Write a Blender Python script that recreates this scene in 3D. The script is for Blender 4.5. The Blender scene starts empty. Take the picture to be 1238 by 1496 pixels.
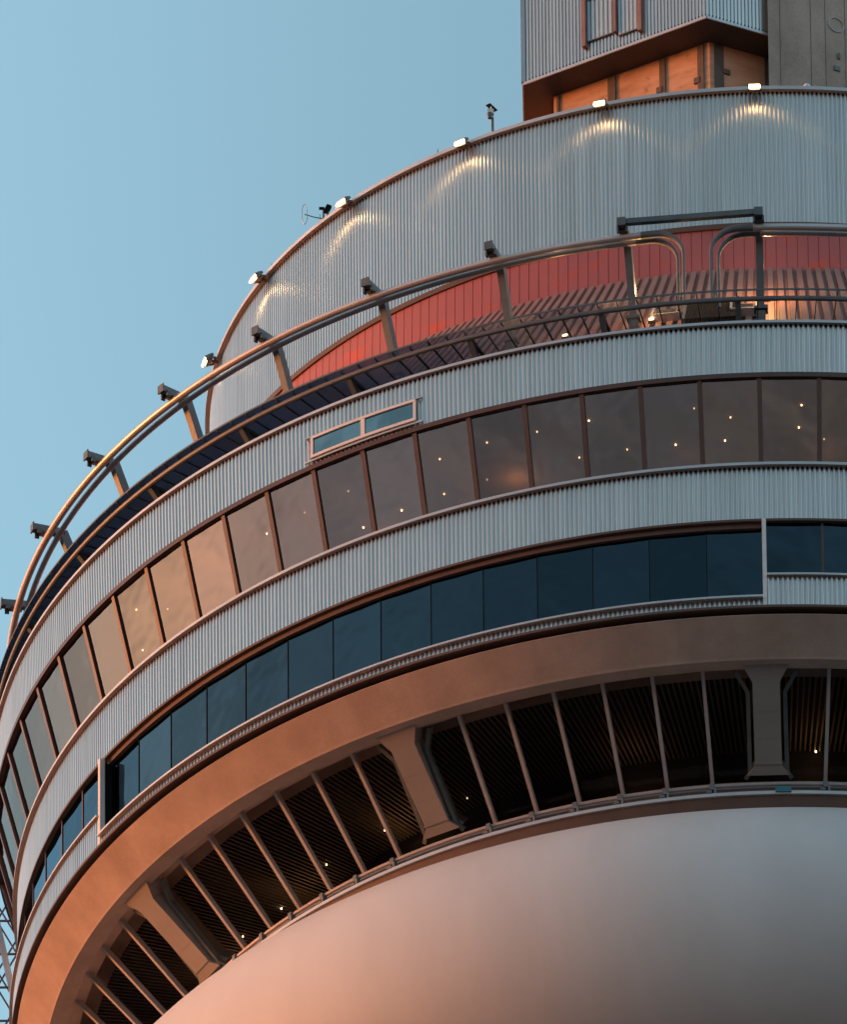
import bpy, math, random
from mathutils import Vector, Matrix
S = bpy.context.scene
COL = S.collection
R_ = math.radians
random.seed(7)

# ------------------------------------------------------------------ camera, sky, sun, exposure
Z0 = 320.0                                   # height of the parapet top above the ground
cam_d = bpy.data.cameras.new('camera')
cam = bpy.data.objects.new('camera', cam_d)
COL.objects.link(cam)
cam.matrix_world = Matrix((( 0.99995873, 0.00908494, 0.0,        -7.80559226),
                           ( 0.00523844,-0.57658321,-0.81702164, -460.93470293),
                           (-0.00742259, 0.81698793,-0.57660700, -317.92809307 + Z0),
                           (0, 0, 0, 1)))
cam_d.sensor_fit = 'VERTICAL'
cam_d.sensor_height = 24.0
cam_d.lens = 24.0 * 36792.0 / 1496.0
cam_d.clip_start = 1.0
cam_d.clip_end = 40000.0
S.camera = cam

SUN_AZ = -99.0      # degrees from the camera's side of the tower towards the left
SUN_EL = 2.0
world = bpy.data.worlds.new('World')
S.world = world
world.use_nodes = True
wn, wl = world.node_tree.nodes, world.node_tree.links
wn.clear()
w_out = wn.new('ShaderNodeOutputWorld')
w_bg = wn.new('ShaderNodeBackground')
w_sky = wn.new('ShaderNodeTexSky')
w_sky.sky_type = 'NISHITA'
w_sky.sun_disc = False
w_sky.sun_elevation = R_(SUN_EL)
sd = Vector((math.sin(R_(SUN_AZ)), -math.cos(R_(SUN_AZ)), 0))
w_sky.sun_rotation = math.atan2(sd.x, sd.y)
w_sky.altitude = 200
w_sky.air_density = 1.0
w_sky.dust_density = 2.0
w_sky.ozone_density = 1.5
w_bg.inputs['Strength'].default_value = 0.15
w_mul = wn.new('ShaderNodeMix')
w_mul.data_type = 'RGBA'
w_mul.blend_type = 'MULTIPLY'
w_mul.inputs[0].default_value = 1.0
wl.new(w_sky.outputs[0], w_mul.inputs[6])
# rosy haze near the horizon, clear teal higher up, dimmed by hand towards the camera and the left
w_tc = wn.new('ShaderNodeTexCoord')
w_sep = wn.new('ShaderNodeSeparateXYZ')
wl.new(w_tc.outputs['Generated'], w_sep.inputs[0])
w_rp = wn.new('ShaderNodeValToRGB')
w_rp.color_ramp.interpolation = 'EASE'
w_rp.color_ramp.elements[0].position = 0.05
w_rp.color_ramp.elements[0].color = (1.0, 0.84, 1.18, 1)
w_rp.color_ramp.elements[1].position = 0.50
w_rp.color_ramp.elements[1].color = (0.93, 1.03, 0.93, 1)
wl.new(w_sep.outputs['Z'], w_rp.inputs['Fac'])
w_dot = wn.new('ShaderNodeVectorMath')
w_dot.operation = 'DOT_PRODUCT'
w_dot.inputs[1].default_value = (0.45, 0.88, 0.0)
wl.new(w_tc.outputs['Generated'], w_dot.inputs[0])
w_az = wn.new('ShaderNodeMath')
w_az.operation = 'MULTIPLY_ADD'
w_az.inputs[1].default_value = 0.30
w_az.inputs[2].default_value = 1.0
wl.new(w_dot.outputs['Value'], w_az.inputs[0])
w_t = wn.new('ShaderNodeVectorMath')
w_t.operation = 'SCALE'
wl.new(w_rp.outputs['Color'], w_t.inputs[0])
wl.new(w_az.outputs[0], w_t.inputs['Scale'])
# noise painted into the sky brightness, offset to fade from left to right
w_map = wn.new('ShaderNodeMapping')
w_map.inputs['Location'].default_value = (2.64, 2.93, 4.22)
wl.new(w_tc.outputs['Generated'], w_map.inputs['Vector'])
w_nz = wn.new('ShaderNodeTexNoise')
w_nz.inputs['Scale'].default_value = 16.0
w_nz.inputs['Detail'].default_value = 0.5
wl.new(w_map.outputs[0], w_nz.inputs['Vector'])
w_nf = wn.new('ShaderNodeMapRange')
w_nf.inputs['From Min'].default_value = 0.3
w_nf.inputs['From Max'].default_value = 0.7
w_nf.inputs['To Min'].default_value = 0.72
w_nf.inputs['To Max'].default_value = 1.12
wl.new(w_nz.outputs['Fac'], w_nf.inputs['Value'])
w_t2 = wn.new('ShaderNodeVectorMath')
w_t2.operation = 'SCALE'
wl.new(w_t.outputs[0], w_t2.inputs[0])
wl.new(w_nf.outputs[0], w_t2.inputs['Scale'])
wl.new(w_t2.outputs[0], w_mul.inputs[7])
wl.new(w_mul.outputs[2], w_bg.inputs[0])
wl.new(w_bg.outputs[0], w_out.inputs[0])

sun_d = bpy.data.lights.new('sun', 'SUN')
sun_d.energy = 0.58
sun_d.angle = R_(14)
sun_d.color = (1.0, 0.25, 0.05)
sun = bpy.data.objects.new('sun', sun_d)
COL.objects.link(sun)
sv = Vector((sd.x * math.cos(R_(SUN_EL)), sd.y * math.cos(R_(SUN_EL)), math.sin(R_(SUN_EL))))
sun.rotation_euler = sv.to_track_quat('Z', 'Y').to_euler()
sun.location = (-60, 0, Z0 + 40)

S.view_settings.view_transform = 'Standard'
S.view_settings.look = 'None'
S.view_settings.gamma = 1
S.view_settings.exposure = 2.75
S.cycles.max_bounces = 8
S.cycles.transparent_max_bounces = 12


# ------------------------------------------------------------------ materials
def nt(name):
    m = bpy.data.materials.new(name)
    m.use_nodes = True
    n, l = m.node_tree.nodes, m.node_tree.links
    n.clear()
    o = n.new('ShaderNodeOutputMaterial')
    return m, n, l, o


def coords(n, l, scale):
    tc = n.new('ShaderNodeTexCoord')
    mp = n.new('ShaderNodeMapping')
    mp.inputs['Scale'].default_value = scale
    l.new(tc.outputs['Object'], mp.inputs['Vector'])
    return mp.outputs['Vector']


def noise(n, l, vec, scale, detail=5, rough=0.6):
    t = n.new('ShaderNodeTexNoise')
    t.inputs['Scale'].default_value = scale
    t.inputs['Detail'].default_value = detail
    t.inputs['Roughness'].default_value = rough
    l.new(vec, t.inputs['Vector'])
    return t.outputs['Fac']


def ramp(n, l, fac, stops):
    r = n.new('ShaderNodeValToRGB')
    e = r.color_ramp.elements
    e[0].position, e[0].color = stops[0][0], (*stops[0][1], 1)
    e[1].position, e[1].color = stops[-1][0], (*stops[-1][1], 1)
    for p, c in stops[1:-1]:
        k = e.new(p)
        k.color = (*c, 1)
    l.new(fac, r.inputs['Fac'])
    return r.outputs['Color']


def mixc(n, l, fac, a, b, mode='MIX'):
    x = n.new('ShaderNodeMix')
    x.data_type = 'RGBA'
    x.blend_type = mode
    for sock, v in ((0, fac), (6, a), (7, b)):
        if hasattr(v, 'is_output'):
            l.new(v, x.inputs[sock])
        elif sock == 0:
            x.inputs[0].default_value = v
        else:
            x.inputs[sock].default_value = (*v, 1)
    return x.outputs[2]


def surf(name, c0, c1, scale=1.5, stretch=(1, 1, 1), rough=0.6, metal=0.0, bump=0.0, bscale=20, fine=0.0, spec=0.5):
    """two-tone weathered surface: broad blotches plus streaks"""
    m, n, l, o = nt(name)
    p = n.new('ShaderNodeBsdfPrincipled')
    v = coords(n, l, stretch)
    f = noise(n, l, v, scale, 6, 0.62)
    c = ramp(n, l, f, [(0.3, c0), (0.7, c1)])
    if fine:
        f2 = noise(n, l, coords(n, l, (1, 1, 1)), 30, 4, 0.7)
        c = mixc(n, l, fine, c, ramp(n, l, f2, [(0.3, tuple(x * 0.55 for x in c0)), (0.75, c1)]))
    l.new(c, p.inputs['Base Color'])
    p.inputs['Roughness'].default_value = rough
    p.inputs['Metallic'].default_value = metal
    p.inputs['Specular IOR Level'].default_value = spec
    if bump:
        b = n.new('ShaderNodeBump')
        b.inputs['Strength'].default_value = bump
        b.inputs['Distance'].default_value = 0.02
        l.new(noise(n, l, coords(n, l, (1, 1, 1)), bscale, 5), b.inputs['Height'])
        l.new(b.outputs[0], p.inputs['Normal'])
    l.new(p.outputs[0], o.inputs[0])
    return m


def glass(name, tint, refl, base, wave=0.012, frost=0.015):
    """coated window glass: part mirror, part tinted see-through, slightly uneven"""
    m, n, l, o = nt(name)
    g = n.new('ShaderNodeBsdfGlossy')
    g.inputs['Roughness'].default_value = frost
    g.inputs['Color'].default_value = (*refl, 1)
    t = n.new('ShaderNodeBsdfTransparent')
    oi = n.new('ShaderNodeObjectInfo')
    tn = mixc(n, l, oi.outputs['Random'], tuple(x * 0.75 for x in tint), tuple(min(1, x * 1.3) for x in tint))
    l.new(tn, t.inputs['Color'])
    lw = n.new('ShaderNodeFresnel')
    ge = n.new('ShaderNodeNewGeometry')
    io = n.new('ShaderNodeMapRange')
    io.inputs['To Min'].default_value = 1.5
    io.inputs['To Max'].default_value = 1 / 1.5
    l.new(ge.outputs['Backfacing'], io.inputs['Value'])
    l.new(io.outputs[0], lw.inputs['IOR'])
    ma = n.new('ShaderNodeMath')
    ma.operation = 'MULTIPLY_ADD'
    ma.use_clamp = True
    ma.inputs[1].default_value = 1.0 - base
    ma.inputs[2].default_value = base
    l.new(lw.outputs[0], ma.inputs[0])
    b = n.new('ShaderNodeBump')
    b.inputs['Strength'].default_value = 1.0
    b.inputs['Distance'].default_value = wave
    l.new(noise(n, l, coords(n, l, (1, 1, 1)), 0.9, 2, 0.5), b.inputs['Height'])
    # each pane sits at its own slight angle
    vm = n.new('ShaderNodeVectorMath')
    vm.operation = 'MULTIPLY_ADD'
    wnz = n.new('ShaderNodeTexWhiteNoise')
    wnz.noise_dimensions = '1D'
    l.new(oi.outputs['Random'], wnz.inputs['W'])
    sub = n.new('ShaderNodeVectorMath')
    sub.operation = 'SUBTRACT'
    l.new(wnz.outputs['Color'], sub.inputs[0])
    sub.inputs[1].default_value = (0.5, 0.5, 0.5)
    l.new(sub.outputs[0], vm.inputs[0])
    vm.inputs[1].default_value = (0.05, 0.05, 0.03)
    l.new(b.outputs[0], vm.inputs[2])
    nm = n.new('ShaderNodeVectorMath')
    nm.operation = 'NORMALIZE'
    l.new(vm.outputs[0], nm.inputs[0])
    l.new(nm.outputs[0], g.inputs['Normal'])
    mx = n.new('ShaderNodeMixShader')
    l.new(ma.outputs[0], mx.inputs[0])
    l.new(t.outputs[0], mx.inputs[1])
    l.new(g.outputs[0], mx.inputs[2])
    l.new(mx.outputs[0], o.inputs[0])
    return m


def glow(name, col, strength):
    m, n, l, o = nt(name)
    e = n.new('ShaderNodeEmission')
    e.inputs[0].default_value = (*col, 1)
    e.inputs[1].default_value = strength
    l.new(e.outputs[0], o.inputs[0])
    return m


def rusty_red(name):
    m, n, l, o = nt(name)
    p = n.new('ShaderNodeBsdfPrincipled')
    f = noise(n, l, coords(n, l, (1, 1, 0.5)), 0.8, 5, 0.6)
    c = ramp(n, l, f, [(0.3, (0.34, 0.098, 0.105)), (0.7, (0.41, 0.118, 0.12))])
    # patchy repaint, fresher orange-red
    f2 = noise(n, l, coords(n, l, (0.35, 0.35, 0.6)), 2.1, 6, 0.7)
    k = ramp(n, l, f2, [(0.56, (0, 0, 0)), (0.66, (1, 1, 1))])
    c = mixc(n, l, k, c, (0.55, 0.08, 0.035))
    l.new(c, p.inputs['Base Color'])
    p.inputs['Roughness'].default_value = 0.55
    l.new(p.outputs[0], o.inputs[0])
    return m


def plywood(name):
    m, n, l, o = nt(name)
    p = n.new('ShaderNodeBsdfPrincipled')
    f = noise(n, l, coords(n, l, (0.6, 0.6, 2.2)), 1.3, 8, 0.7)
    c = ramp(n, l, f, [(0.25, (0.40, 0.20, 0.11)), (0.5, (0.66, 0.39, 0.24)), (0.75, (0.80, 0.54, 0.36))])
    f2 = noise(n, l, coords(n, l, (1, 1, 1)), 2.0, 6, 0.75)
    k = ramp(n, l, f2, [(0.6, (0, 0, 0)), (0.72, (1, 1, 1))])
    c = mixc(n, l, k, c, (0.26, 0.12, 0.06))
    l.new(c, p.inputs['Base Color'])
    p.inputs['Roughness'].default_value = 0.7
    l.new(p.outputs[0], o.inputs[0])
    return m


M = {}
M['clad'] = surf('corrugated_steel', (0.56, 0.50, 0.47), (0.72, 0.645, 0.605), 5.0, (1, 1, 0.04), rough=0.28, metal=0.95, fine=0.10)
M['cap'] = surf('steel_flashing', (0.50, 0.49, 0.485), (0.60, 0.585, 0.575), 1.2, rough=0.42, metal=0.6)
M['bronze'] = surf('bronze_frame', (0.075, 0.037, 0.026), (0.10, 0.05, 0.036), 2.0, rough=0.45, metal=0.0)
M['trim'] = surf('brown_trim', (0.085, 0.05, 0.036), (0.115, 0.066, 0.048), 1.5, rough=0.6)
M['concrete'] = surf('tan_concrete', (0.30, 0.22, 0.178), (0.47, 0.355, 0.29), 0.9, (1, 1, 0.7), rough=0.85, bump=0.25, fine=0.25)
M['shaft'] = surf('weathered_concrete', (0.28, 0.205, 0.16), (0.62, 0.50, 0.41), 0.7, (1, 1, 0.45), rough=0.9, bump=0.4, bscale=8, fine=0.35)
M['pillar'] = surf('painted_concrete', (0.24, 0.22, 0.21), (0.28, 0.26, 0.25), 1.0, rough=0.7, fine=0.06)
M['mull'] = surf('pale_mullion_paint', (0.34, 0.32, 0.32), (0.42, 0.40, 0.40), 2.0, rough=0.5)
M['glass_sky'] = glass('clear_glass', (0.03, 0.06, 0.07), (0.75, 0.95, 1.0), 0.22)
M['red'] = rusty_red('red_cladding')
M['roof'] = surf('ribbed_roof_paint', (0.26, 0.14, 0.12), (0.34, 0.20, 0.17), 1.2, rough=0.55, fine=0.2)
M['black'] = surf('black_and_shade', (0.006, 0.006, 0.007), (0.011, 0.011, 0.012), 2.0, rough=0.9, spec=0.1)
M['grate'] = surf('grating_steel', (0.045, 0.08, 0.14), (0.06, 0.10, 0.17), 3.0, rough=0.5, metal=0.3)
M['pipe'] = surf('galvanised_pipe', (0.52, 0.50, 0.49), (0.62, 0.60, 0.59), 2.0, rough=0.34, metal=0.35)
M['post'] = surf('grey_steel', (0.13, 0.15, 0.158), (0.19, 0.21, 0.218), 3.0, rough=0.55, metal=0.2, fine=0.2)
M['darksteel'] = surf('dark_steel', (0.085, 0.105, 0.11), (0.12, 0.145, 0.15), 3.0, rough=0.5, metal=0.2)
M['white'] = surf('white_paint', (0.68, 0.67, 0.65), (0.76, 0.75, 0.73), 2.0, rough=0.5)
M['radome'] = surf('radome_fabric', (0.57, 0.565, 0.55), (0.66, 0.655, 0.64), 0.35, (1, 1, 0.35), rough=0.5, spec=0.3)
M['ply'] = plywood('plywood_boards')
M['soffit'] = surf('brown_soffit', (0.075, 0.06, 0.052), (0.115, 0.09, 0.078), 1.2, rough=0.7, fine=0.15)
M['glass_bronze'] = glass('bronze_glass', (0.34, 0.25, 0.2), (1.0, 0.84, 0.74), 0.065)
M['glass_blue'] = glass('blue_glass', (0.02, 0.05, 0.07), (0.62, 0.90, 1.10), 0.03)
M['glass_low'] = glass('smoked_glass', (0.55, 0.52, 0.50), (0.22, 0.22, 0.24), 0.0)
M['panel'] = surf('translucent_panel', (0.42, 0.56, 0.62), (0.5, 0.64, 0.70), 1.0, rough=0.4, metal=0.3)
M['interior'] = surf('interior_dark', (0.014, 0.012, 0.012), (0.02, 0.017, 0.016), 1.0, rough=0.9)
M['ceiling'] = surf('interior_ceiling', (0.17, 0.135, 0.11), (0.21, 0.165, 0.135), 1.0, rough=0.8)
M['lamp'] = glow('floodlight_lens', (1.0, 0.70, 0.34), 3.2)
M['dot'] = glow('downlight', (1.0, 0.70, 0.40), 2.2)
_n, _l = M['dot'].node_tree.nodes, M['dot'].node_tree.links
_oi = _n.new('ShaderNodeObjectInfo')
_mr = _n.new('ShaderNodeMapRange')
_mr.inputs['To Min'].default_value = 0.25
_mr.inputs['To Max'].default_value = 3.0
_l.new(_oi.outputs['Random'], _mr.inputs['Value'])
_l.new(_mr.outputs[0], [x for x in _n if x.type == 'EMISSION'][0].inputs[1])
M['teal'] = surf('teal_plastic', (0.02, 0.16, 0.19), (0.03, 0.2, 0.23), 2.0, rough=0.4)
M['ground'] = surf('city_ground', (0.03, 0.03, 0.032), (0.07, 0.066, 0.064), 0.02, rough=0.95)


# ------------------------------------------------------------------ mesh builder (pod coordinates, z = 0 at the parapet top)
def P(R, deg, h):
    a = R_(deg)
    return Vector((R * math.sin(a), -R * math.cos(a), h))


class MB:
    def __init__(s):
        s.v, s.f, s.smooth = [], [], False

    def quad(s, *pts):
        i = len(s.v)
        s.v += [Vector(p) for p in pts]
        s.f.append(tuple(range(i, i + len(pts))))

    def grid(s, rows, closed=False):
        """rows of points, faces between neighbours"""
        i0 = len(s.v)
        w = len(rows[0])
        for r in rows:
            s.v += [Vector(p) for p in r]
        for a in range(len(rows) - 1):
            for b in range(w if closed else w - 1):
                c = (b + 1) % w
                s.f.append((i0 + a * w + b, i0 + a * w + c, i0 + (a + 1) * w + c, i0 + (a + 1) * w + b))

    def hexa(s, p):
        i = len(s.v)
        s.v += [Vector(q) for q in p]
        for f in ((0, 3, 2, 1), (4, 5, 6, 7), (0, 1, 5, 4), (1, 2, 6, 5), (2, 3, 7, 6), (3, 0, 4, 7)):
            s.f.append(tuple(i + k for k in f))

    def box(s, c, sx, sy, sz, mat=None):
        pts = [Vector((x * sx / 2, y * sy / 2, z * sz / 2)) for z in (-1, 1) for x, y in ((-1, -1), (1, -1), (1, 1), (-1, 1))]
        if mat:
            pts = [mat @ p for p in pts]
        s.hexa([p + Vector(c) for p in pts])

    def bar(s, a, b, w, d, up=Vector((0, 0, 1))):
        """rectangular bar from a to b; w across, d along 'up'"""
        a, b = Vector(a), Vector(b)
        t = (b - a).normalized()
        x = t.cross(up).normalized()
        y = x.cross(t).normalized()
        x *= w / 2
        y *= d / 2
        s.hexa([a - x - y, a + x - y, a + x + y, a - x + y, b - x - y, b + x - y, b + x + y, b - x + y])

    def tube(s, path, r, n=10, cap=True):
        path = [Vector(p) for p in path]
        rows = []
        nrm = None
        for i, p in enumerate(path):
            t = (path[min(i + 1, len(path) - 1)] - path[max(i - 1, 0)]).normalized()
            if nrm is None:
                nrm = t.cross(Vector((0, 0, 1)))
                if nrm.length < 1e-4:
                    nrm = t.cross(Vector((1, 0, 0)))
            nrm = (nrm - t * nrm.dot(t)).normalized()
            bi = t.cross(nrm)
            rr = r[i] if isinstance(r, (list, tuple)) else r
            rows.append([p + (nrm * math.cos(k * 2 * math.pi / n) + bi * math.sin(k * 2 * math.pi / n)) * rr for k in range(n)])
        s.grid(rows, True)
        if cap:
            s.quad(*rows[0][::-1])
            s.quad(*rows[-1])
        return s

    def revolve(s, prof, a0=-180, a1=180, step=1.0, closed=False):
        n = max(1, int(round((a1 - a0) / step)))
        rows = []
        for i in range(n + 1):
            a = a0 + (a1 - a0) * i / n
            rows.append([P(R, a, h) for R, h in prof])
        s.grid(rows, closed)
        if closed and a1 - a0 < 359.9:
            s.quad(*rows[0])
            s.quad(*rows[-1][::-1])
        return s

    def ring(s, R0, R1, h0, h1, a0=-180, a1=180, step=1.0):
        return s.revolve([(R0, h0), (R1, h0), (R1, h1), (R0, h1)], a0, a1, step, True)

    def corrug(s, Rb, hb, Rt, ht, n, depth, a0=-180.0, a1=180.0, prof=((0.0, 0.5), (0.07, 0.85), (0.18, 0.98), (0.32, 1.0), (0.46, 0.98), (0.57, 0.85), (0.64, 0.5), (0.70, 0.0), (0.94, 0.0))):
        pitch = 360.0 / n
        k0, k1 = int(math.floor(a0 / pitch)), int(math.ceil(a1 / pitch))
        bot, top = [], []
        for k in range(k0, k1 + 1):
            for u, d in prof:
                a = (k + u) * pitch
                if a < a0 - 1e-6 or a > a1 + 1e-6:
                    continue
                off = depth * (d - 1)
                bot.append(P(Rb + off, a, hb))
                top.append(P(Rt + off, a, ht))
        s.grid([bot, top])
        return s

    def build(s, name, mat, parent=None, local=None, loc=None):
        me = bpy.data.meshes.new(name)
        me.from_pydata([tuple(v) for v in s.v], [], s.f)
        me.update()
        mats = mat if isinstance(mat, (list, tuple)) else [mat]
        for k in mats:
            me.materials.append(k)
        if s.smooth:
            for p in me.polygons:
                p.use_smooth = True
        o = bpy.data.objects.new(name, me)
        COL.objects.link(o)
        put(o, parent, local, loc)
        return o


ORG = {}                     # pod-frame origin of every object


def put(o, parent=None, local=None, loc=None):
    """mesh data of 'local' objects is relative to their thing; the rest is in pod coordinates"""
    base = Vector(loc) if loc is not None else Vector((0, 0, 0))
    if parent is not None:
        o.parent = parent
        if local:
            o.location = (0, 0, 0)
            ORG[o.name] = ORG[parent.name]
        else:
            o.location = Vector((0, 0, 0)) - ORG[parent.name]
            ORG[o.name] = Vector((0, 0, 0))
    else:
        o.location = base + Vector((0, 0, Z0))
        ORG[o.name] = base


def tag(o, label=None, cat=None, group=None, kind=None):
    for k, v in (('label', label), ('category', cat), ('group', group), ('kind', kind)):
        if v:
            o[k] = v
    return o


def empty(name, loc, label, cat, group=None, rz=0.0):
    o = bpy.data.objects.new(name, None)
    o.empty_display_size = 0.3
    COL.objects.link(o)
    put(o, None, None, loc)
    o.rotation_euler.z = R_(rz)
    return tag(o, label, cat, group)


def dup(o, parent=None, loc=None, rz=None):
    """a thing or part with its parts and sub-parts"""
    c = o.copy()
    COL.objects.link(c)
    if parent is not None:
        c.parent = parent
    if loc is not None:
        c.location = Vector(loc) + Vector((0, 0, Z0))
    if rz is not None:
        c.rotation_euler.z = R_(rz)
    for ch in list(o.children):
        dup(ch, c)
    return c


# ------------------------------------------------------------------ ground
g = MB()
g.quad((-15000, -15000, 0), (15000, -15000, 0), (15000, 15000, 0), (-15000, 15000, 0))
go = g.build('ground', M['ground'], loc=(0, 0, -Z0))
tag(go, kind='structure')

# ------------------------------------------------------------------ the tower
tower = empty('observation_tower', (0, 0, -Z0), 'round observation tower pod of ribbed silver cladding, glass bands, tan concrete ring and white radome', 'tower')


def part(name, mb, mat, parent=None):
    return mb.build(name, mat, parent or tower)


A0, A1 = -112.0, 40.0

# drum
b = MB().corrug(12.60, 5.93, 12.60, 9.74, 812, 0.028)
b.smooth = True
drum = part('drum_cladding', b, M['clad'])
b = MB().ring(12.50, 12.70, 9.74, 9.83)
part('drum_cap', b, M['cap'])
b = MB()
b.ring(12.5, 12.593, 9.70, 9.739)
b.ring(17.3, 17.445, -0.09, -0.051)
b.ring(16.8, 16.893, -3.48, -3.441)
part('groove_shade', b, M['black'])  # black rings in the rib grooves stand in for shade under the caps
b = MB()
b.revolve([(12.5, 9.60), (0.5, 9.65)], step=5)
part('drum_light_block', b, M['interior'])  # unseen; put in to keep light from leaking through the drum
b = MB().ring(12.45, 12.97, 5.80, 5.93)
part('drum_trim', b, M['trim'])
b = MB().corrug(12.95, 4.64, 12.92, 5.80, 348, 0.02, prof=((0, 1), (0.93, 1), (0.95, 0), (0.98, 0)))
part('red_wall', b, M['red'])
# ribbed roof: raised ribs on a steep cone
b = MB().corrug(15.86, 1.12, 13.06, 4.64, 393, 0.11, prof=((0, 1), (0.53, 1), (0.56, 0), (0.97, 0)))
part('ribbed_roof', b, M['roof'])
b = MB().revolve([(12.9, 4.66), (15.7, 1.1), (16.0, 0.4), (17.3, -0.25)], step=2)
part('roof_deck', b, M['black'])

# parapet
b = MB().corrug(17.42, -1.30, 17.45, -0.05, 1010, 0.032)
b.smooth = True
part('parapet_cladding', b, M['clad'])
b = MB().ring(17.36, 17.53, -0.05, 0.02)
part('parapet_cap', b, M['cap'])
b = MB().ring(17.24, 17.43, -1.42, -1.30)
part('window_head', b, M['bronze'])

# first storey glazing (leans inward towards the bottom)
PIT = 360.0 / 84


def pane_mb(Rt, ht, Rb, hb, a, th=0.02):
    m = MB()
    pts = []
    for R, h in ((Rb, hb), (Rt, ht)):
        for s in (-1, 1):
            pts.append((R, s * a, h))
    o_ = [P(*pts[0]), P(*pts[1]), P(*pts[3]), P(*pts[2])]
    n_ = (o_[1] - o_[0]).cross(o_[3] - o_[0]).normalized()
    m.hexa([p for p in o_] + [p - n_ * th for p in o_])
    # order: outer quad, inner quad
    return m


def thin_pane(Rt, ht, Rb, hb, a):
    m = MB()
    m.quad(P(Rb, -a, hb), P(Rb, a, hb), P(Rt, a, ht), P(Rt, -a, ht))
    return m


def storey(Rt, ht, Rb, hb, mat, first, k0, k1, mull, mull_mat, label=None):
    """window panes with the mullion at their left edge as a sub-part"""
    w0 = thin_pane(Rt, ht, Rb, hb, PIT / 2).build('window', mat, tower)
    ml = None
    if mull:
        w, d, off = mull
        m = MB()
        m.bar(P(Rb + off, -PIT / 2, hb), P(Rt + off, -PIT / 2, ht), w, d, P(1, -PIT / 2, 0))
        ml = m.build('mullion', mull_mat, w0, local=True)
    for i, k in enumerate(range(k0, k1)):
        c = w0 if i == 0 else dup(w0)
        c.rotation_euler.z = R_(first + (k + 0.5) * PIT)
    return w0


storey(17.34, -1.40, 16.86, -3.36, M['glass_bronze'], -1.67, -24, 8, (0.10, 0.09, 0.005), M['bronze'])

# second band of cladding and its sill
b = MB().ring(16.70, 17.00, -3.44, -3.37)
part('sill', b, M['cap'])
b = MB().corrug(16.89, -4.80, 16.90, -3.44, 1010, 0.032)
b.smooth = True
part('band_cladding', b, M['clad'])
b = MB().ring(16.60, 16.90, -4.86, -4.80)
part('band_trim', b, M['trim'])

# second storey glazing: a recessed run between two posts, flush runs on either side
KM0, KM1 = -1.55 - 14 * PIT, -1.55
b = MB().ring(16.52, 16.80, -4.98, -4.86, KM0, KM1)
part('window_head', b, M['trim'])


def blue(Rg, ht, hb, k0, k1, bar):
    w0 = thin_pane(Rg, ht, Rg, hb, PIT / 2).build('window', M['glass_blue'], tower)
    m = MB()
    m.bar(P(Rg + 0.006, -PIT / 2, hb), P(Rg + 0.006, -PIT / 2, ht), bar, 0.02, P(1, -PIT / 2, 0))
    m.build('joint', M['bronze'] if bar > 0.03 else M['black'], w0, local=True)
    for i, k in enumerate(range(k0, k1)):
        c = w0 if i == 0 else dup(w0)
        c.rotation_euler.z = R_(-1.55 + (k + 0.5) * PIT)


blue(16.72, -4.97, -7.0, -14, 0, 0.014)
blue(16.80, -4.86, -6.42, 0, 8, 0.05)
blue(16.80, -4.86, -6.42, -24, -14, 0.05)
for a in (KM0, KM1):
    m = MB()
    m.bar(P(16.95, a, -7.2), P(16.95, a, -4.87), 0.09, 0.12, P(1, a, 0))
    part('post', m, M['white'])
    m = MB()
    e = 0.12 if a == KM0 else -0.12
    m.bar(P(16.80, a + e, -6.93), P(16.80, a + e, -4.98), 0.04, 0.16, P(1, a, 0))
    part('shaded_reveal', m, M['black'])  # coloured black for the shade inside the recess
# low sill cladding, deeper outside the recessed run
b = MB()
b.corrug(17.01, -7.16, 17.0, -6.98, 1010, 0.034, KM0 + 0.15, KM1 - 0.15)
b.corrug(17.0, -7.16, 17.0, -6.40, 1010, 0.034, KM1 + 0.15, 180)
b.corrug(17.0, -7.16, 17.0, -6.40, 1010, 0.034, -180, KM0 - 0.15)
b.smooth = True
part('sill_cladding', b, M['clad'])
b = MB()
b.ring(16.5, 17.09, -6.98, -6.93, KM0 + 0.15, KM1 - 0.15)
b.ring(16.6, 17.07, -6.40, -6.35, KM1 + 0.15, 180)
b.ring(16.6, 17.07, -6.40, -6.35, -180, KM0 - 0.15)
part('sill', b, M['cap'])
b = MB().ring(16.6, 17.03, -7.22, -7.16)
part('base_trim', b, M['trim'])
b = MB().ring(16.5, 16.78, -7.34, -7.22)
part('shadow_gap', b, M['black'])

# tan concrete ring
b = MB()
prof = [(15.3, -7.32), (16.90, -7.32), (16.93, -7.36), (16.36, -8.06), (16.33, -8.11), (15.94, -8.08), (15.92, -7.86), (15.3, -7.86)]
b.revolve(prof, step=1.0, closed=True)
part('concrete_ring', b, M['concrete'])

# third storey: pillars and inclined glazing between them
PC = -1.65
BT, BB = (15.87, -7.84), (14.03, -9.73)


def lower_pane(a0, a1):
    m = MB()
    m.quad(P(BB[0] - 0.22, a0, BB[1]), P(BB[0] - 0.22, a1, BB[1]), P(BT[0] - 0.22, a1, BT[1]), P(BT[0] - 0.22, a0, BT[1]))
    return m


edges = [-15, -10.03, -6.02, -2.01, 2.01, 6.02, 10.03, 15]
protos = []
for i in range(7):
    w = lower_pane(edges[i], edges[i + 1]).build('window', M['glass_low'], tower)
    if i > 0:
        m = MB()
        a = edges[i]
        m.bar(P(BB[0] - 0.02, a, BB[1]), P(BT[0] - 0.02, a, BT[1]), 0.075, 0.12, P(1, a, 0))
        m.build('mullion', M['mull'], w, local=True)
    protos.append(w)
for bay in range(-4, 1):
    c_ = PC + 15 + 30 * bay
    for w in protos:
        c = w if bay == -4 else dup(w)
        c.rotation_euler.z = R_(c_)
        if bay == 0:
            pass


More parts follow.
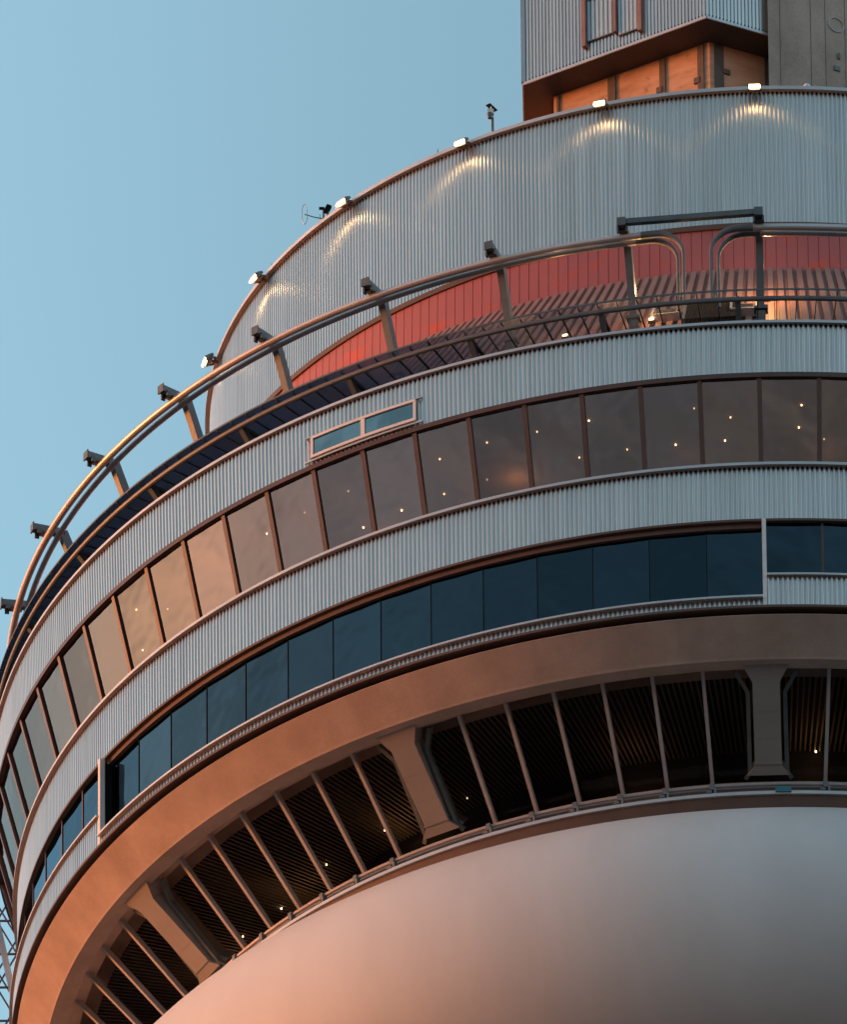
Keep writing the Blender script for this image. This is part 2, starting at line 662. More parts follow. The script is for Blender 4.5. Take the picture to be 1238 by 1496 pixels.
def pillar_mb():
    """outline in the plane of the leaning face, thickened inwards"""
    m = MB()
    top, bot = Vector((0, -16.27, -7.96)), Vector((0, -14.27, -9.72))
    ax = (top - bot).normalized()
    nrm = Vector((1, 0, 0)).cross(ax).normalized()
    if nrm.y > 0:
        nrm = -nrm
    L = (top - bot).length
    xs = [(0.45, 0), (0.44, 0.03), (0.29, 0.2), (0.295, L - 0.60), (0.55, L - 0.12), (0.55, L + 0.12)]
    dep = 0.62
    pts = [(w, t) for w, t in xs]
    fr = [(bot + ax * t + Vector((w, 0, 0)), bot + ax * t - Vector((w, 0, 0))) for w, t in pts]
    for (r0, l0), (r1, l1) in zip(fr[:-1], fr[1:]):
        m.hexa([l0, r0, r1, l1, l0 - nrm * dep, r0 - nrm * dep, r1 - nrm * dep, l1 - nrm * dep])
    # raised bead on the capital, base lip, two grooves of lighter mortar
    for t, w, hh, pr in ((L - 0.03, 0.56, 0.06, 0.02), (0.27, 0.30, 0.05, 0.02), (0.82, 0.297, 0.014, 0.004), (1.42, 0.297, 0.014, 0.004)):
        c = bot + ax * t
        x = Vector((w, 0, 0))
        y = ax * hh / 2
        m.hexa([c - x - y, c + x - y, c + x + y, c - x + y, c - x - y + nrm * pr, c + x - y + nrm * pr, c + x + y + nrm * pr, c - x + y + nrm * pr])
    return m


p0 = pillar_mb().build('pillar', M['pillar'], tower)
# grey gasket frame round the pillar, seated on the glass line
for s in (-1, 1):
    m = MB()
    top, bot = Vector((0, -15.80, -8.0)), Vector((0, -14.02, -9.80))
    ax = (top - bot).normalized()
    L = (top - bot).length
    pts = [(0.50, 0.14), (0.40, 0.28), (0.40, L - 0.50), (0.66, L - 0.05)]
    for (w0, t0), (w1, t1) in zip(pts[:-1], pts[1:]):
        m.bar(bot + ax * t0 + Vector((s * w0, 0, 0)), bot + ax * t1 + Vector((s * w1, 0, 0)), 0.09, 0.12, Vector((0, -1, -0.7)))
    m.build('gasket_frame', M['darksteel'], p0, local=True)
for i, k in enumerate(range(-3, 2)):
    c = p0 if i == 0 else dup(p0)
    c.rotation_euler.z = R_(PC + 30 * k)

# gutter, pipe and ledge below the glazing
b = MB().revolve([(13.7, -9.75), (14.08, -9.75), (14.18, -9.88), (14.2, -10.12), (13.7, -10.16)], step=1, closed=True)
part('window_ledge', b, M['pillar'])
b = MB()
b.tube([P(14.31, a, -9.98) for a in range(-112, 41)], 0.045, 8, False)
part('pipe', b, M['mull'])
b = MB().ring(14.15, 14.44, -10.32, -10.24)
part('ledge_strip', b, M['cap'])
b = MB().revolve([(13.3, -10.26), (14.38, -10.325), (14.26, -10.66), (13.3, -10.6)], step=1, closed=True)
part('gutter', b, M['trim'])
m = MB()
m.box((0, -14.32, -10.02), 0.10, 0.14, 0.16)
m.box((0.07, -14.37, -10.18), 0.05, 0.1, 0.2)
m.box((-0.06, -14.36, -10.16), 0.12, 0.08, 0.06)
cl0 = m.build('pipe_clamp', M['post'], tower)
ks = [PC + 30 * k + e for k in range(-3, 1) for e in (4.9, 9, 13, 17, 21, 25.1)]
for i, a in enumerate(ks):
    c = cl0 if i == 0 else dup(cl0)
    c.rotation_euler.z = R_(a)
m = MB()
m.box(P(14.40, -0.4, -10.22), 0.34, 0.16, 0.13)
part('junction_box', m, M['teal'])

# white radome
b = MB()
b.smooth = True
Rc, hc, rr = 13.31, -14.15, 3.5
prof = [(Rc + rr * math.cos(R_(t)), hc + rr * math.sin(R_(t))) for t in range(100, -101, -4)]
b.revolve(prof, step=1.0)
part('radome', b, M['radome'])

# shaft below the pod
b = MB()
rows = []
for h, R in ((-19.0, 9.5), (-90, 10.5), (-200, 14.0), (-Z0, 22.0)):
    rows.append([P(R, a, h) for a in range(-180, 180, 60)])
b.grid(rows, True)
part('shaft', b, M['shaft'])

# interiors: slabs, inner walls, ribbed ceiling of the lowest storey, downlights
b = MB()
b.ring(11.5, 17.2, -1.38, -1.2, step=2)
part('ceiling', b, M['ceiling'])
b = MB()
b.ring(11.5, 16.7, -4.78, -3.45, step=2)
b.ring(11.5, 16.5, -7.31, -7.02, step=2)
b.ring(11.5, 13.75, -10.1, -9.78, step=2)
part('floor_slab', b, M['interior'])
b = MB()
b.revolve([(12.0, -10.2), (12.0, -1.3)], step=3)
part('inner_wall', b, M['interior'])
# unseen walls added in place of rear glazing to keep sky light out
b = MB()
for R, h0, h1 in ((17.0, -3.4, -1.35), (16.6, -7.1, -4.85), (14.6, -10.2, -7.5)):
    b.ring(R - 0.2, R, h0, h1, 28, 245, 3)
part('rear_light_block', b, M['interior'])
b = MB().corrug(12.1, -7.62, 15.8, -7.62, 600, 0.0)
b.v = []
b.f = []
n_s = 720
for k in range(int(n_s * 0.45)):
    a = -112 + k * 360.0 / n_s
    if a > 20:
        break
    da = 0.08
    b.quad(P(12.1, a - da, -7.6), P(15.8, a - da, -7.6), P(15.8, a + da, -7.6), P(12.1, a + da, -7.6))
    b.quad(P(12.1, a - da, -7.6), P(15.8, a - da, -7.6), P(15.8, a - da, -7.5), P(12.1, a - da, -7.5))
part('slatted_ceiling', b, M['ceiling'])

dots1 = [(16.3, -19.06), (16.35, -14.87), (15.08, -16.98), (16.31, -10.89), (15.09, -12.88), (16.34, -6.72), (15.05, -8.82), (15.92, -4.04), (15.06, -4.71), (16.32, 1.47), (15.48, 1.35), (15.06, 3.49), (16.22, -39.88), (14.95, -41.8), (14.9, -45.85), (16.26, -35.5), (14.96, -37.57), (14.99, -33.54), (16.22, -27.3), (15.02, -29.31), (16.33, -23.12), (15.06, -25.21), (16.19, -43.93), (16.14, -48.19), (16.65, -58.04), (16.08, -56.69), (15.78, -62.6), (15.91, -73.52)]
dots3 = [(12.56, -33.39), (11.9, -15.78), (12.16, 3.1), (12.73, -43.21), (12.79, -51.39), (12.67, -60.18), (12.95, -66.19)]
m = MB()
rows = [[Vector((math.cos(t * math.pi / 4) * r, math.sin(t * math.pi / 4) * r, h)) for t in range(8)] for r, h in ((0.016, 0.03), (0.016, 0.0), (0.001, -0.006))]
m.grid(rows, True)
d0 = m.build('downlight', M['dot'], tower)
first = True
for lst, h in ((dots1, -1.412), (dots3, -7.66)):
    for R, a in lst:
        c = d0 if first else dup(d0)
        first = False
        c.location = P(R, a, h) - ORG['observation_tower']

# the rooms are faintly lit by their downlights
for R, a, h, en in ((14.8, -22.9, -1.75, 2.2), (14.6, -8.0, -1.75, 0.35), (14.6, -36.0, -1.75, 0.35), (14.6, -50.0, -1.75, 0.3), (14.6, 4.0, -1.75, 0.35),
                    (12.7, -70.0, -8.2, 1.6), (12.7, -55.0, -8.2, 1.6), (12.7, -40.0, -8.2, 1.5), (12.7, -15.0, -8.2, 0.7), (12.7, 3.0, -8.2, 0.7)):
    pd = bpy.data.lights.new('room_light', 'POINT')
    pd.energy = en
    pd.color = (1, 0.55, 0.25)
    pd.shadow_soft_size = 0.1
    po = bpy.data.objects.new('room_light', pd)
    COL.objects.link(po)
    po.parent = d0
    po.location = P(R, a, h) - P(*dots1[0], -1.412)

# small two-light window let into the parapet cladding
m = MB()
fa0, fa1, ft, fb = -35.85, -27.05, -0.62, -1.19


def Rpar(h):
    return 17.45


def arcbar(m, a0, a1, h0, h1, r0, r1):
    n = 10
    prof0 = [(Rpar(h0) + r0, h0), (Rpar(h0) + r1, h0), (Rpar(h1) + r1, h1), (Rpar(h1) + r0, h1)]
    m.revolve(prof0, a0, a1, (a1 - a0) / n, True)


arcbar(m, fa0, fa1, ft - 0.06, ft, 0.0, 0.06)
arcbar(m, fa0, fa1, fb, fb + 0.07, 0.0, 0.07)
for a0, a1 in ((fa0, fa0 + 0.2), (fa1 - 0.2, fa1), (-31.55, -31.22)):
    arcbar(m, a0, a1, fb + 0.07, ft - 0.06, 0.0, 0.055)
fw = m.build('window_frame', M['white'], tower)
tag(fw, 'small white-framed two-light window set in the ribbed parapet')
for a0, a1 in ((fa0 + 0.2, -31.55), (-31.22, fa1 - 0.2)):
    m = MB()
    m.revolve([(Rpar(ft) + 0.025, ft - 0.06), (Rpar(fb) + 0.025, fb + 0.07)], a0, a1, 0.5)
    m.build('pane', M['glass_sky'], fw)
m = MB()
arcbar(m, fa0 - 0.5, fa1 + 0.5, ft + 0.0, ft + 0.02, 0.0, 0.05)
arcbar(m, fa0 - 0.6, fa1 + 0.5, fb - 0.06, fb - 0.01, 0.0, 0.03)
m.build('flashing', M['cap'], fw)

# ------------------------------------------------------------------ head of the shaft above the drum
HS = 17.38
cA, cB, cC = Vector((-5.46, -2.51, 0)), Vector((-1.34, -5.0, 0)), Vector((0.11, -4.28, 0))
cD = Vector((-5.40, 3.2, 0))


def clad_wall(p, q, h0, h1, pitch=0.088, depth=0.03, u0=0.0, u1=1.0):
    m = MB()
    d = q - p
    L = d.length
    n = max(1, int(L * (u1 - u0) / pitch))
    nr = Vector((d.y, -d.x, 0)).normalized()
    bot, top = [], []
    for k in range(n):
        for u, e in ((0, 1), (0.55, 1), (0.66, 0), (0.9, 0)):
            t = u0 + (u1 - u0) * (k + u) / n
            o_ = p + d * t + nr * depth * (e - 1)
            bot.append(o_ + Vector((0, 0, h0)))
            top.append(o_ + Vector((0, 0, h1)))
    e = p + d * u1
    bot.append(e + Vector((0, 0, h0)))
    top.append(e + Vector((0, 0, h1)))
    m.grid([bot, top])
    return m


HT = 24.0
m = clad_wall(cA, cB, HS, HT)
m2 = clad_wall(cB, cC, HS, HT)
m3 = clad_wall(cD, cA, HS, HT)
for q in (m2, m3):
    i = len(m.v)
    m.v += q.v
    m.f += [tuple(i + k for k in f) for f in q.f]
part('shaft_cladding', m, M['clad'])
m = MB()
dn = Vector((0, 0, HS - 0.02))
pts = [cA, cB, cC, Vector((0.1, 3.2, 0)), cD]
m.quad(*[p + dn for p in pts])
m.quad(*[p + dn + Vector((0, 0, 0.12)) for p in pts])
part('soffit', m, M['soffit'])
m = MB()
for p, q in ((cD, cA), (cA, cB), (cB, cC)):
    nr = Vector(((q - p).y, -(q - p).x, 0)).normalized() * 0.012
    m.bar(p + nr + Vector((0, 0, HS)), q + nr + Vector((0, 0, HS)), 0.03, 0.07)
m.bar(cA + Vector((0, 0, HS + 0.04)), cA + Vector((0, 0, HT)), 0.1, 0.1, Vector((0, 1, 0)))
part('edge_trim', m, M['cap'])
# tall translucent strip windows with red-brown posts
dAB = cB - cA
nAB = Vector((dAB.y, -dAB.x, 0)).normalized()


def on_ab(t, h, off):
    return cA + dAB * t + nAB * off + Vector((0, 0, h))


for u0, u1, hb_ in ((0.356, 0.497, HS + 0.52), (0.525, 0.632, HS + 0.38)):
    m = clad_wall(cA + nAB * 0.03, cB + nAB * 0.03, hb_, HT, 0.10, 0.03, u0, u1)
    part('light_panel', m, M['panel'])
    for h in (hb_ - 0.02, hb_ + 1.12):
        m = MB()
        m.bar(on_ab(u0, h, 0.03), on_ab(u1, h, 0.03), 0.03, 0.03)
        part('panel_rail', m, M['post'])
m = MB()
m.bar(on_ab(0.343, HS + 0.36, 0.05), on_ab(0.343, HT, 0.05), 0.10, 0.12, nAB)
m.bar(on_ab(0.511, HS + 0.46, 0.05), on_ab(0.511, HT, 0.05), 0.07, 0.10, nAB)
m.bar(on_ab(0.648, HS + 0.24, 0.05), on_ab(0.648, HT, 0.05), 0.10, 0.12, nAB)
part('panel_post', m, surf('red_brown_paint', (0.22, 0.135, 0.125), (0.29, 0.18, 0.165), 2, rough=0.6))

# plywood-faced base under the soffit
pA, pB, pC = Vector((-4.78, -2.06, 0)), Vector((-1.27, -4.10, 0)), Vector((0.2, -3.37, 0))
pD = Vector((-4.74, 3, 0))
m = MB()
for p, q in ((pD, pA), (pA, pB), (pB, pC)):
    m.quad(p + Vector((0, 0, 9.6)), q + Vector((0, 0, 9.6)), q + Vector((0, 0, HS - 0.03)), p + Vector((0, 0, HS - 0.03)))
ply = part('plywood_wall', m, M['ply'])
m = MB()


def on(p, q, t, h, off=0.01):
    d = q - p
    n_ = Vector((d.y, -d.x, 0)).normalized()
    return p + d * t + n_ * off + Vector((0, 0, h))


for t, w in ((0.375, 0.2), (0.70, 0.15), (0.945, 0.16), (0.03, 0.06)):
    m.bar(on(pA, pB, t, 9.6), on(pA, pB, t, HS - 0.05), w, 0.05, nAB)
for t, w in ((0.14, 0.22), (0.86, 0.05)):
    m.bar(on(pB, pC, t, 9.6), on(pB, pC, t, HS - 0.05), w, 0.05, Vector((0.44, -0.9, 0)))
for t, h in ((0.68, HS - 0.9), (0.66, HS - 1.9), (0.92, HS - 1.0), (0.925, HS - 1.8), (0.40, HS - 1.5)):
    m.box(on(pA, pB, t, h, 0.02), 0.14, 0.06, 0.16, Matrix.Rotation(math.atan2(dAB.y, dAB.x), 3, 'Z'))
for t, h in ((0.24, HS - 0.75), (0.24, HS - 1.75), (0.75, HS - 1.0)):
    m.box(on(pB, pC, t, h, 0.02), 0.2, 0.06, 0.12, Matrix.Rotation(0.46, 3, 'Z'))
m.build('grey_batten', surf('grey_board', (0.10, 0.085, 0.075), (0.16, 0.13, 0.11), 3, rough=0.8), ply)

# raw concrete leg of the shaft, faced parallel to the right cladding
m = MB()
e0 = Vector((0.05, -4.50, 0))
dr = Vector((0.895, 0.446, 0))
e1 = e0 + dr * 8.0
bk = Vector((0.02, 1, 0)) * 5.0
m.hexa([e0 + Vector((0, 0, 9.6)), e1 + Vector((0, 0, 9.6)), e1 + bk + Vector((0, 0, 9.6)), e0 + bk + Vector((0, 0, 9.6)),
        e0 + Vector((0, 0, 40)), e1 + Vector((0, 0, 40)), e1 + bk + Vector((0, 0, 40)), e0 + bk + Vector((0, 0, 40))])
leg = part('concrete_shaft', m, M['shaft'])
m = MB()
nf = Vector((0.446, -0.895, 0))
for t in (0.30, 1.08, 1.45, 1.95):
    m.bar(e0 + dr * t + nf * 0.002 + Vector((0, 0, 9.6)), e0 + dr * t + nf * 0.002 + Vector((0, 0, 40)), 0.012, 0.008, nf)
m.build('form_joint', surf('joint_dark', (0.10, 0.09, 0.088), (0.15, 0.135, 0.13), 4, rough=0.9), leg)
m = MB()
cc = Vector((1.59, -3.72, 0)) + Vector((0, 0, 18.06))
t_ = (cc - e0).dot(dr)
cc = e0 + dr * t_ + Vector((0, 0, cc.z)) + nf * 0.01
m.tube([cc + dr * 0.19 * math.cos(k * math.pi / 16) + Vector((0, 0, 0.19 * math.sin(k * math.pi / 16))) for k in range(33)], 0.02, 6, False)
m.build('vent_ring', surf('pale_ring', (0.40, 0.42, 0.40), (0.48, 0.5, 0.47), 4, rough=0.7), leg)
m = MB()
m.box(cc + Vector((0.05, 0.02, -0.86)), 0.05, 0.06, 0.16)
m.box(cc + Vector((0.0, 0.0, -1.22)), 0.14, 0.05, 0.12, Matrix.Rotation(0.46, 3, 'Z'))
m.build('wall_box', M['post'], leg)

# ------------------------------------------------------------------ walkway round the parapet
walk = empty('walkway', (0, 0, 0.82), 'narrow dark grating walkway cantilevered round the pod above the parapet', 'walkway')
b = MB()
pr_, n_b = 0.030, 0
da = math.degrees(pr_ / 17.0)
a = A0
while a < 22:
    b.quad(P(16.0, a, 0.82), P(17.55, a, 0.82), P(17.55, a, 0.782), P(16.0, a, 0.782))
    a += da
grt = b.build('grating', M['grate'], walk)
b = MB()
for k in range(-80, 17):
    a = -0.3 + k * PIT / 3
    if A0 < a < 22:
        b.bar(P(16.0, a, 0.79), P(17.55, a, 0.79), 0.018, 0.07)
b.ring(17.55, 17.565, 0.79, 0.835, A0, 22)
b.build('grating_frame', M['darksteel'], walk)
b = MB()
b.tube([P(17.43, a, 0.66) for a in range(-112, 23)], 0.058, 8, False)
b.build('edge_pipe', M['post'], walk)
AP = [-1.5 - 9.9 * k for k in range(-2, 11)]
m = MB()
m.bar(P(17.40, -1.6, 0.72), P(16.55, -1.6, -0.10), 0.12, 0.16)
m.bar(P(17.44, -1.6, 0.70), P(16.1, -1.6, 0.72), 0.06, 0.08)
k0 = m.build('bracket', M['darksteel'], walk)
for i, a in enumerate(AP):
    c = k0 if i == 0 else dup(k0)
    c.rotation_euler.z = R_(a)

# ------------------------------------------------------------------ overhead safety rail on leaning posts
rail = empty('overhead_rail', (0, 0, 0.8), 'twin pale pipes curving overhead round the pod on leaning grey posts', 'safety rail')
G0, G1 = -7.05, -5.05


def rail_path(R, a_end, sgn, drop=0.62, bot=0.86, hh=2.80):
    """level arc that ends in a quarter bend and a drop pipe"""
    arc = []
    da = math.degrees(drop / R)
    a_b = a_end + (-da if sgn < 0 else da)
    lim = A0 if sgn < 0 else 22
    n = int(abs(lim - a_b))
    for i in range(n + 1):
        arc.append(P(R, lim + (a_b - lim) * i / n, hh))
    for i in range(1, 9):
        t = i / 8 * math.pi / 2
        arc.append(P(R, a_b + (a_end - a_b) * math.sin(t), hh - drop * (1 - math.cos(t))))
    arc.append(P(R, a_end, bot))
    return arc


for R, off, r in ((17.10, 0.0, 0.082), (16.88, 0.5, 0.068)):
    for a_end, sgn in ((G0 - off, -1), (G1 + off, 1)):
        full = rail_path(R, a_end, sgn)
        cut = len(full) - 11
        b = MB()
        b.smooth = True
        b.tube(full[:cut + 1], r, 12)
        b.build('rail_pipe', M['pipe'], rail)
        b = MB()
        b.smooth = True
        ends = full[cut:]
        b.tube(ends, [r + 0.004, r + 0.004] + [r + (0.036 - r) * i / 7 for i in range(8)] + [0.036] * (len(ends) - 10), 12)
        b.build('bent_end', M['post'], rail)
m = MB()
m.bar((0, -17.42, 3.0), (0, -16.70, 3.0), 0.16, 0.16)
m.bar((0, -16.74, 3.02), (0, -15.85, 0.72), 0.16, 0.2, Vector((0, -1, 0)))
post0 = m.build('post', M['post'], rail)
m = MB()
m.box((0, -17.44, 3.0), 0.19, 0.03, 0.21)
m.box((0, -17.12, 2.90), 0.2, 0.3, 0.05)
m.box((0.1, -17.3, 2.88), 0.04, 0.1, 0.14)
m.box((-0.1, -17.3, 2.88), 0.04, 0.1, 0.14)
m.box((0, -16.8, 2.90), 0.12, 0.2, 0.06)
m.build('end_plate', M['darksteel'], post0)
m = MB()
m.box((0, -16.12, 1.30), 0.30, 0.24, 0.07)
m.box((0, -15.95, 0.92), 0.28, 0.26, 0.09)
m.bar((0, -16.08, 1.25), (0, -15.86, 0.2), 0.2, 0.24, Vector((0, -1, 0)))
m.build('collar', M['darksteel'], post0)
for i, a in enumerate(AP):
    c = post0 if i == 0 else dup(post0)
    c.rotation_euler.z = R_(a)
m = MB()
m.bar(P(17.36, -11.4, 3.02), P(17.36, -1.5, 3.02), 0.12, 0.13)
m.build('crossbar', M['darksteel'], rail)

# ------------------------------------------------------------------ floodlights on the drum rim
fl_pos = [(-1.85, 'glowing floodlight on the drum rim in front of the right end of the plywood'),
          (-17.25, 'glowing floodlight on the drum rim in front of the left plywood boards'),
          (-32.3, 'glowing floodlight on the drum rim beside the solar camera mast'),
          (-47.6, 'glowing floodlight on the drum rim just right of the loop antenna'),
          (-63.0, 'glowing floodlight on the drum rim second from its left end, clear against the sky'),
          (-77.9, 'glowing floodlight hanging lowest, at the far left end of the drum rim')]
fl0 = empty('floodlight', P(12.70, fl_pos[0][0], 9.68), fl_pos[0][1], 'floodlight', 'floodlights round the drum rim', fl_pos[0][0])
m = MB()
m.box((0, -0.20, -0.02), 0.25, 0.13, 0.15, Matrix.Rotation(R_(28), 3, 'X'))
m.box((0, -0.15, 0.08), 0.24, 0.14, 0.05, Matrix.Rotation(R_(28), 3, 'X'))
m.build('housing', M['post'], fl0, local=True)
m = MB()
m.bar((0, 0.05, -0.02), (0, -0.22, -0.02), 0.05, 0.05)
for s in (-1, 1):
    m.bar((s * 0.14, -0.04, 0.0), (s * 0.14, -0.22, -0.05), 0.02, 0.05)
m.bar((-0.14, -0.04, 0.0), (0.14, -0.04, 0.0), 0.05, 0.03)
m.build('yoke', M['darksteel'], fl0, local=True)
m = MB()
rot = Matrix.Rotation(R_(-22), 3, 'X')
m.box((0, -0.275, -0.055), 0.24, 0.04, 0.125, rot)
m.build('lens', M['lamp'], fl0, local=True)
ld = bpy.data.lights.new('flood_beam', 'SPOT')
ld.energy = 0.2
ld.color = (1.0, 0.50, 0.18)
ld.spot_size = R_(150)
ld.spot_blend = 0.6
ld.shadow_soft_size = 0.11
lo = bpy.data.objects.new('beam', ld)
COL.objects.link(lo)
lo.parent = fl0
lo.location = (0, -0.21, -0.10)
lo.rotation_euler = Vector((0, -0.5, 1.0)).to_track_quat('Z', 'Y').to_euler()
for a, lab in fl_pos[1:]:
    c = dup(fl0, None, P(12.70, a, 9.68), a)
    c['label'] = lab

# ------------------------------------------------------------------ small things on the drum roof
t = empty('solar_camera', P(12.55, -29.6, 9.83), 'black solar panel tilted above a white camera on a thin dark mast', 'camera', None, 0)
m = MB()
m.tube([(0, 0, -0.02), (0, 0, 0.50)], 0.03, 8)
m.build('mast', M['darksteel'], t, local=True)
m = MB()
u_, v_, n_ = Vector((0.085, 0, -0.10)), Vector((0.05, -0.04, 0.0)), Vector((0.008, 0.01, 0.008))
c_ = Vector((-0.02, -0.04, 0.74))
m.hexa([c_ - u_ - v_, c_ + u_ - v_, c_ + u_ + v_, c_ - u_ + v_, c_ - u_ - v_ + n_, c_ + u_ - v_ + n_, c_ + u_ + v_ + n_, c_ - u_ + v_ + n_])
m.build('solar_panel', M['black'], t, local=True)
m = MB()
m.box((-0.04, -0.06, 0.60), 0.14, 0.12, 0.12)
m.bar((0, 0, 0.48), (-0.03, -0.05, 0.76), 0.03, 0.03)
m.build('bracket', M['white'], t, local=True)
m = MB()
m.smooth = True
m.tube([(-0.06, -0.10, 0.54), (-0.06, -0.10, 0.47), (-0.06, -0.10, 0.41)], [0.065, 0.06, 0.045], 10)
m.build('camera_head', M['darksteel'], t, local=True)

t = empty('loop_antenna', P(12.55, -52.6, 9.83), 'pale loop antenna on a thin boom fixed to two dark stub masts', 'antenna', None, 0)
m = MB()
m.tube([(0.0, 0, -0.02), (0.0, 0, 0.46)], 0.025, 6)
m.tube([(0.10, -0.02, -0.02), (0.10, -0.02, 0.36)], 0.028, 6)
m.build('mast', M['darksteel'], t, local=True)
m = MB()
m.box((0.09, -0.03, 0.40), 0.11, 0.1, 0.2, Matrix.Rotation(R_(25), 3, 'Y'))
m.box((-0.04, -0.02, 0.43), 0.12, 0.05, 0.05)
m.build('radio_box', M['black'], t, local=True)
m = MB()
m.tube([(0.0, 0, 0.16), (-0.20, -0.02, 0.19), (-0.42, -0.05, 0.25)], 0.012, 6)
for x, l_ in ((-0.08, 0.07), (-0.36, 0.06)):
    m.tube([(x, -0.02, 0.2 - l_), (x, -0.02, 0.2 + l_)], 0.008, 5)
m.build('boom', M['post'], t, local=True)
m = MB()
lp = [(-0.42 + 0.06 * math.cos(k * math.pi / 10), -0.05, 0.25 + 0.27 * math.sin(k * math.pi / 10)) for k in range(21)]
m.tube(lp, 0.009, 5, False)
m.build('loop', M['cap'], t, local=True)

t = empty('vent_stub', P(12.5, -50.3, 9.8), 'short white cylinder standing on the rim beside an angled stub', 'vent', None, 0)
m = MB()
m.smooth = True
m.tube([(0, 0, 0), (0, 0, 0.30)], 0.085, 12)
m.build('cylinder', M['white'], t, local=True)
m = MB()
m.bar((0.24, 0.0, 0.16), (0.10, 0.0, 0.26), 0.07, 0.08)
m.tube([(0.2, 0, 0.0), (0.2, 0, 0.18)], 0.02, 6)
m.build('stub', M['soffit'], t, local=True)

t = empty('dome_camera', P(12.56, 3.4, 9.83), 'tiny white dome camera on the drum rim before the raw concrete shaft', 'camera', None, 3.4)
m = MB()
m.smooth = True
m.tube([(0, 0, 0.0), (0, 0, 0.05)], 0.085, 12)
m.build('base', M['darksteel'], t, local=True)
m = MB()
m.smooth = True
m.tube([(0, 0, 0.05), (0, 0, 0.10), (0, 0, 0.14), (0, 0, 0.16)], [0.085, 0.08, 0.05, 0.015], 12)
m.build('dome', M['white'], t, local=True)

for i, (a, lab) in enumerate(((-36.0, 'thin lightning rod on the drum rim left of the solar camera mast'),
                              (-62.0, 'thin lightning rod on the drum rim beside the second floodlight from the left'))):
    m = MB()
    m.tube([(0, 0, 0), (0, 0, 0.10), (0, 0, 0.18)], [0.016, 0.012, 0.004], 6)
    m.box((0, 0, 0.01), 0.06, 0.06, 0.02)
    o = m.build('lightning_rod', M['darksteel'], None, loc=P(12.62, a, 9.83))
    tag(o, lab, 'lightning rod', 'lightning rods')

# ------------------------------------------------------------------ things on the ribbed roof, behind the walkway


def roof_h(R):
    return 4.64 - (R - 13.06) * (4.64 - 1.12) / 2.8


def roof_frame(a, R):
    """matrix: x along the rim, y down the slope, z out of the roof"""
    o_ = P(R, a, roof_h(R))
    x = P(1, a + 90, 0)
    dn_ = (P(15.86, a, 1.12) - P(13.06, a, 4.64)).normalized()
    return o_, Matrix((x, dn_, x.cross(dn_) * -1 if x.cross(dn_).z < 0 else x.cross(dn_))).transposed()


def roof_thing(name, a, R, label, cat, parts, group=None):
    o_, mt = roof_frame(a, R)
    e = empty(name, o_, label, cat, group)
    for nm, mat, boxes in parts:
        m = MB()
        for c, sx, sy, sz in boxes:
            m.box(mt @ Vector(c), sx, sy, sz, mt)
        m.build(nm, mat, e, local=True)
    return e


roof_thing('roof_hatch', -5.5, 15.25, 'dark open hatch in the ribbed roof behind the rail gate', 'hatch',
           [('opening', M['black'], [((0, 0, 0.06), 1.14, 1.45, 0.12)]),
            ('frame', M['post'], [((-0.60, 0, 0.05), 0.06, 1.45, 0.16), ((0.60, 0, 0.05), 0.06, 1.45, 0.16), ((0, -0.755, 0.05), 1.26, 0.06, 0.16)])])
for a, lab in ((-9.3, 'grey louvred equipment box on the ribbed roof left of the dark hatch'),
               (-2.9, 'grey louvred equipment box on the ribbed roof right of the dark hatch, lit warm')):
    roof_thing('equipment_box', a, 15.25, lab, 'equipment box',
               [('body', M['post'], [((0, 0, 0.05), 0.50, 0.46, 0.14)]),
                ('casing', M['cap'], [((-0.28, 0, 0.07), 0.05, 0.56, 0.2), ((0.28, 0, 0.07), 0.05, 0.56, 0.2), ((0, 0.27, 0.07), 0.5, 0.05, 0.2)]),
                ('louvre', M['darksteel'], [((0, -0.12 + 0.11 * k, 0.13), 0.42, 0.03, 0.03) for k in range(4)])], 'equipment boxes on the ribbed roof')
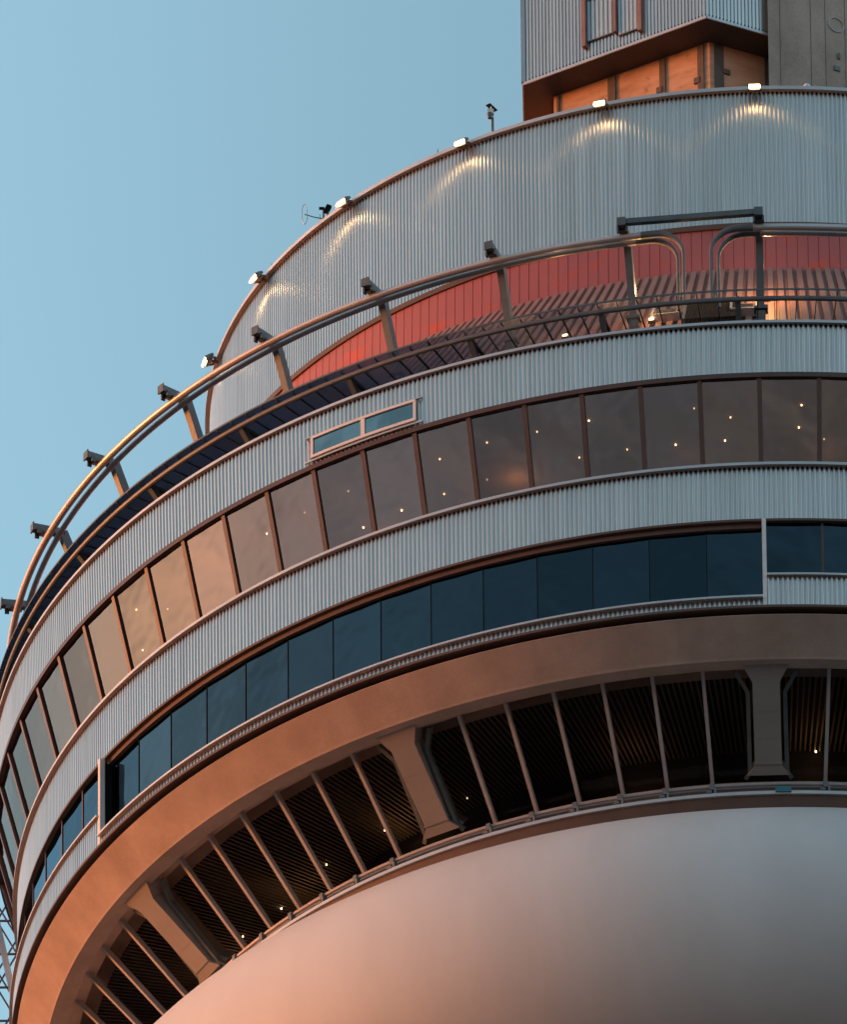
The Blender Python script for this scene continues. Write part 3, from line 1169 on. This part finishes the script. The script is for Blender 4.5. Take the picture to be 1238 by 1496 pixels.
for a, R, lab, en in ((-1.0, 14.75, 'lit bulkhead lamp on the ribbed roof right of the hatch beside a post', 16.0), (-10.4, 15.45, 'lit bulkhead lamp low on the ribbed roof left of the hatch', 7), (-17.4, 15.6, 'lit bulkhead lamp on the ribbed roof farthest left, just above the parapet', 1.5)):
    e = roof_thing('bulkhead_lamp', a, R, lab, 'lamp',
                   [('base', M['darksteel'], [((0, 0, 0.03), 0.14, 0.10, 0.08)]), ('lens', glow('bulkhead_lens', (1, 0.62, 0.28), 1.5), [((0, 0, 0.09), 0.10, 0.07, 0.03)])], 'bulkhead lamps on the ribbed roof')
    pd = bpy.data.lights.new('bulkhead_light', 'POINT')
    pd.energy = en
    pd.color = (1, 0.5, 0.18)
    pd.shadow_soft_size = 0.05
    po = bpy.data.objects.new('light', pd)
    COL.objects.link(po)
    po.parent = e
    po.location = roof_frame(a, R)[1] @ Vector((0, -0.1, 0.75))

# ------------------------------------------------------------------ steel gantry behind the pod at the left
gy = 5.0
gan = empty('lattice_gantry', (-17.4, gy, -16.0), 'rust-red and grey steel lattice gantry glimpsed past the left edge of the pod', 'gantry')
m = MB()
for x in (-17.95, -17.45, -17.0):
    for y in (gy, gy + 0.7):
        m.bar((x, y, -16), (x, y, 1.2), 0.06, 0.06, Vector((0, 1, 0)))
m.build('upright', M['soffit'], gan)
m = MB()
h = -15.5
k = 0
while h < 0.4:
    for x0, x1 in ((-17.95, -17.45), (-17.45, -17.0)):
        s0, s1 = (x0, x1) if k % 2 else (x1, x0)
        m.bar((s0, gy, h), (s1, gy, h + 0.9), 0.035, 0.035, Vector((0, 1, 0)))
        m.bar((x0, gy, h), (x1, gy, h), 0.04, 0.04, Vector((0, 1, 0)))
        m.bar((s1, gy + 0.7, h), (s0, gy + 0.7, h + 0.9), 0.035, 0.035, Vector((0, 1, 0)))
    h += 0.9
    k += 1
m.build('brace', M['post'], gan)
m = MB()
for h0, h1 in ((-1.9, -0.2), (-4.2, -2.5)):
    x = -17.93
    while x < -17.47:
        m.bar((x, gy - 0.05, h0), (x, gy - 0.05, h1), 0.014, 0.014, Vector((0, 1, 0)))
        x += 0.06
    h = h0
    while h < h1:
        m.bar((-17.95, gy - 0.05, h), (-17.45, gy - 0.05, h), 0.014, 0.014, Vector((0, 1, 0)))
        h += 0.09
m.build('mesh_panel', M['cap'], gan)
m = MB()
m.bar((-17.7, gy - 0.12, 1.0), (-17.02, gy - 0.12, -2.6), 0.14, 0.10, Vector((0, 1, 0)))
m.build('stay', M['clad'], gan)
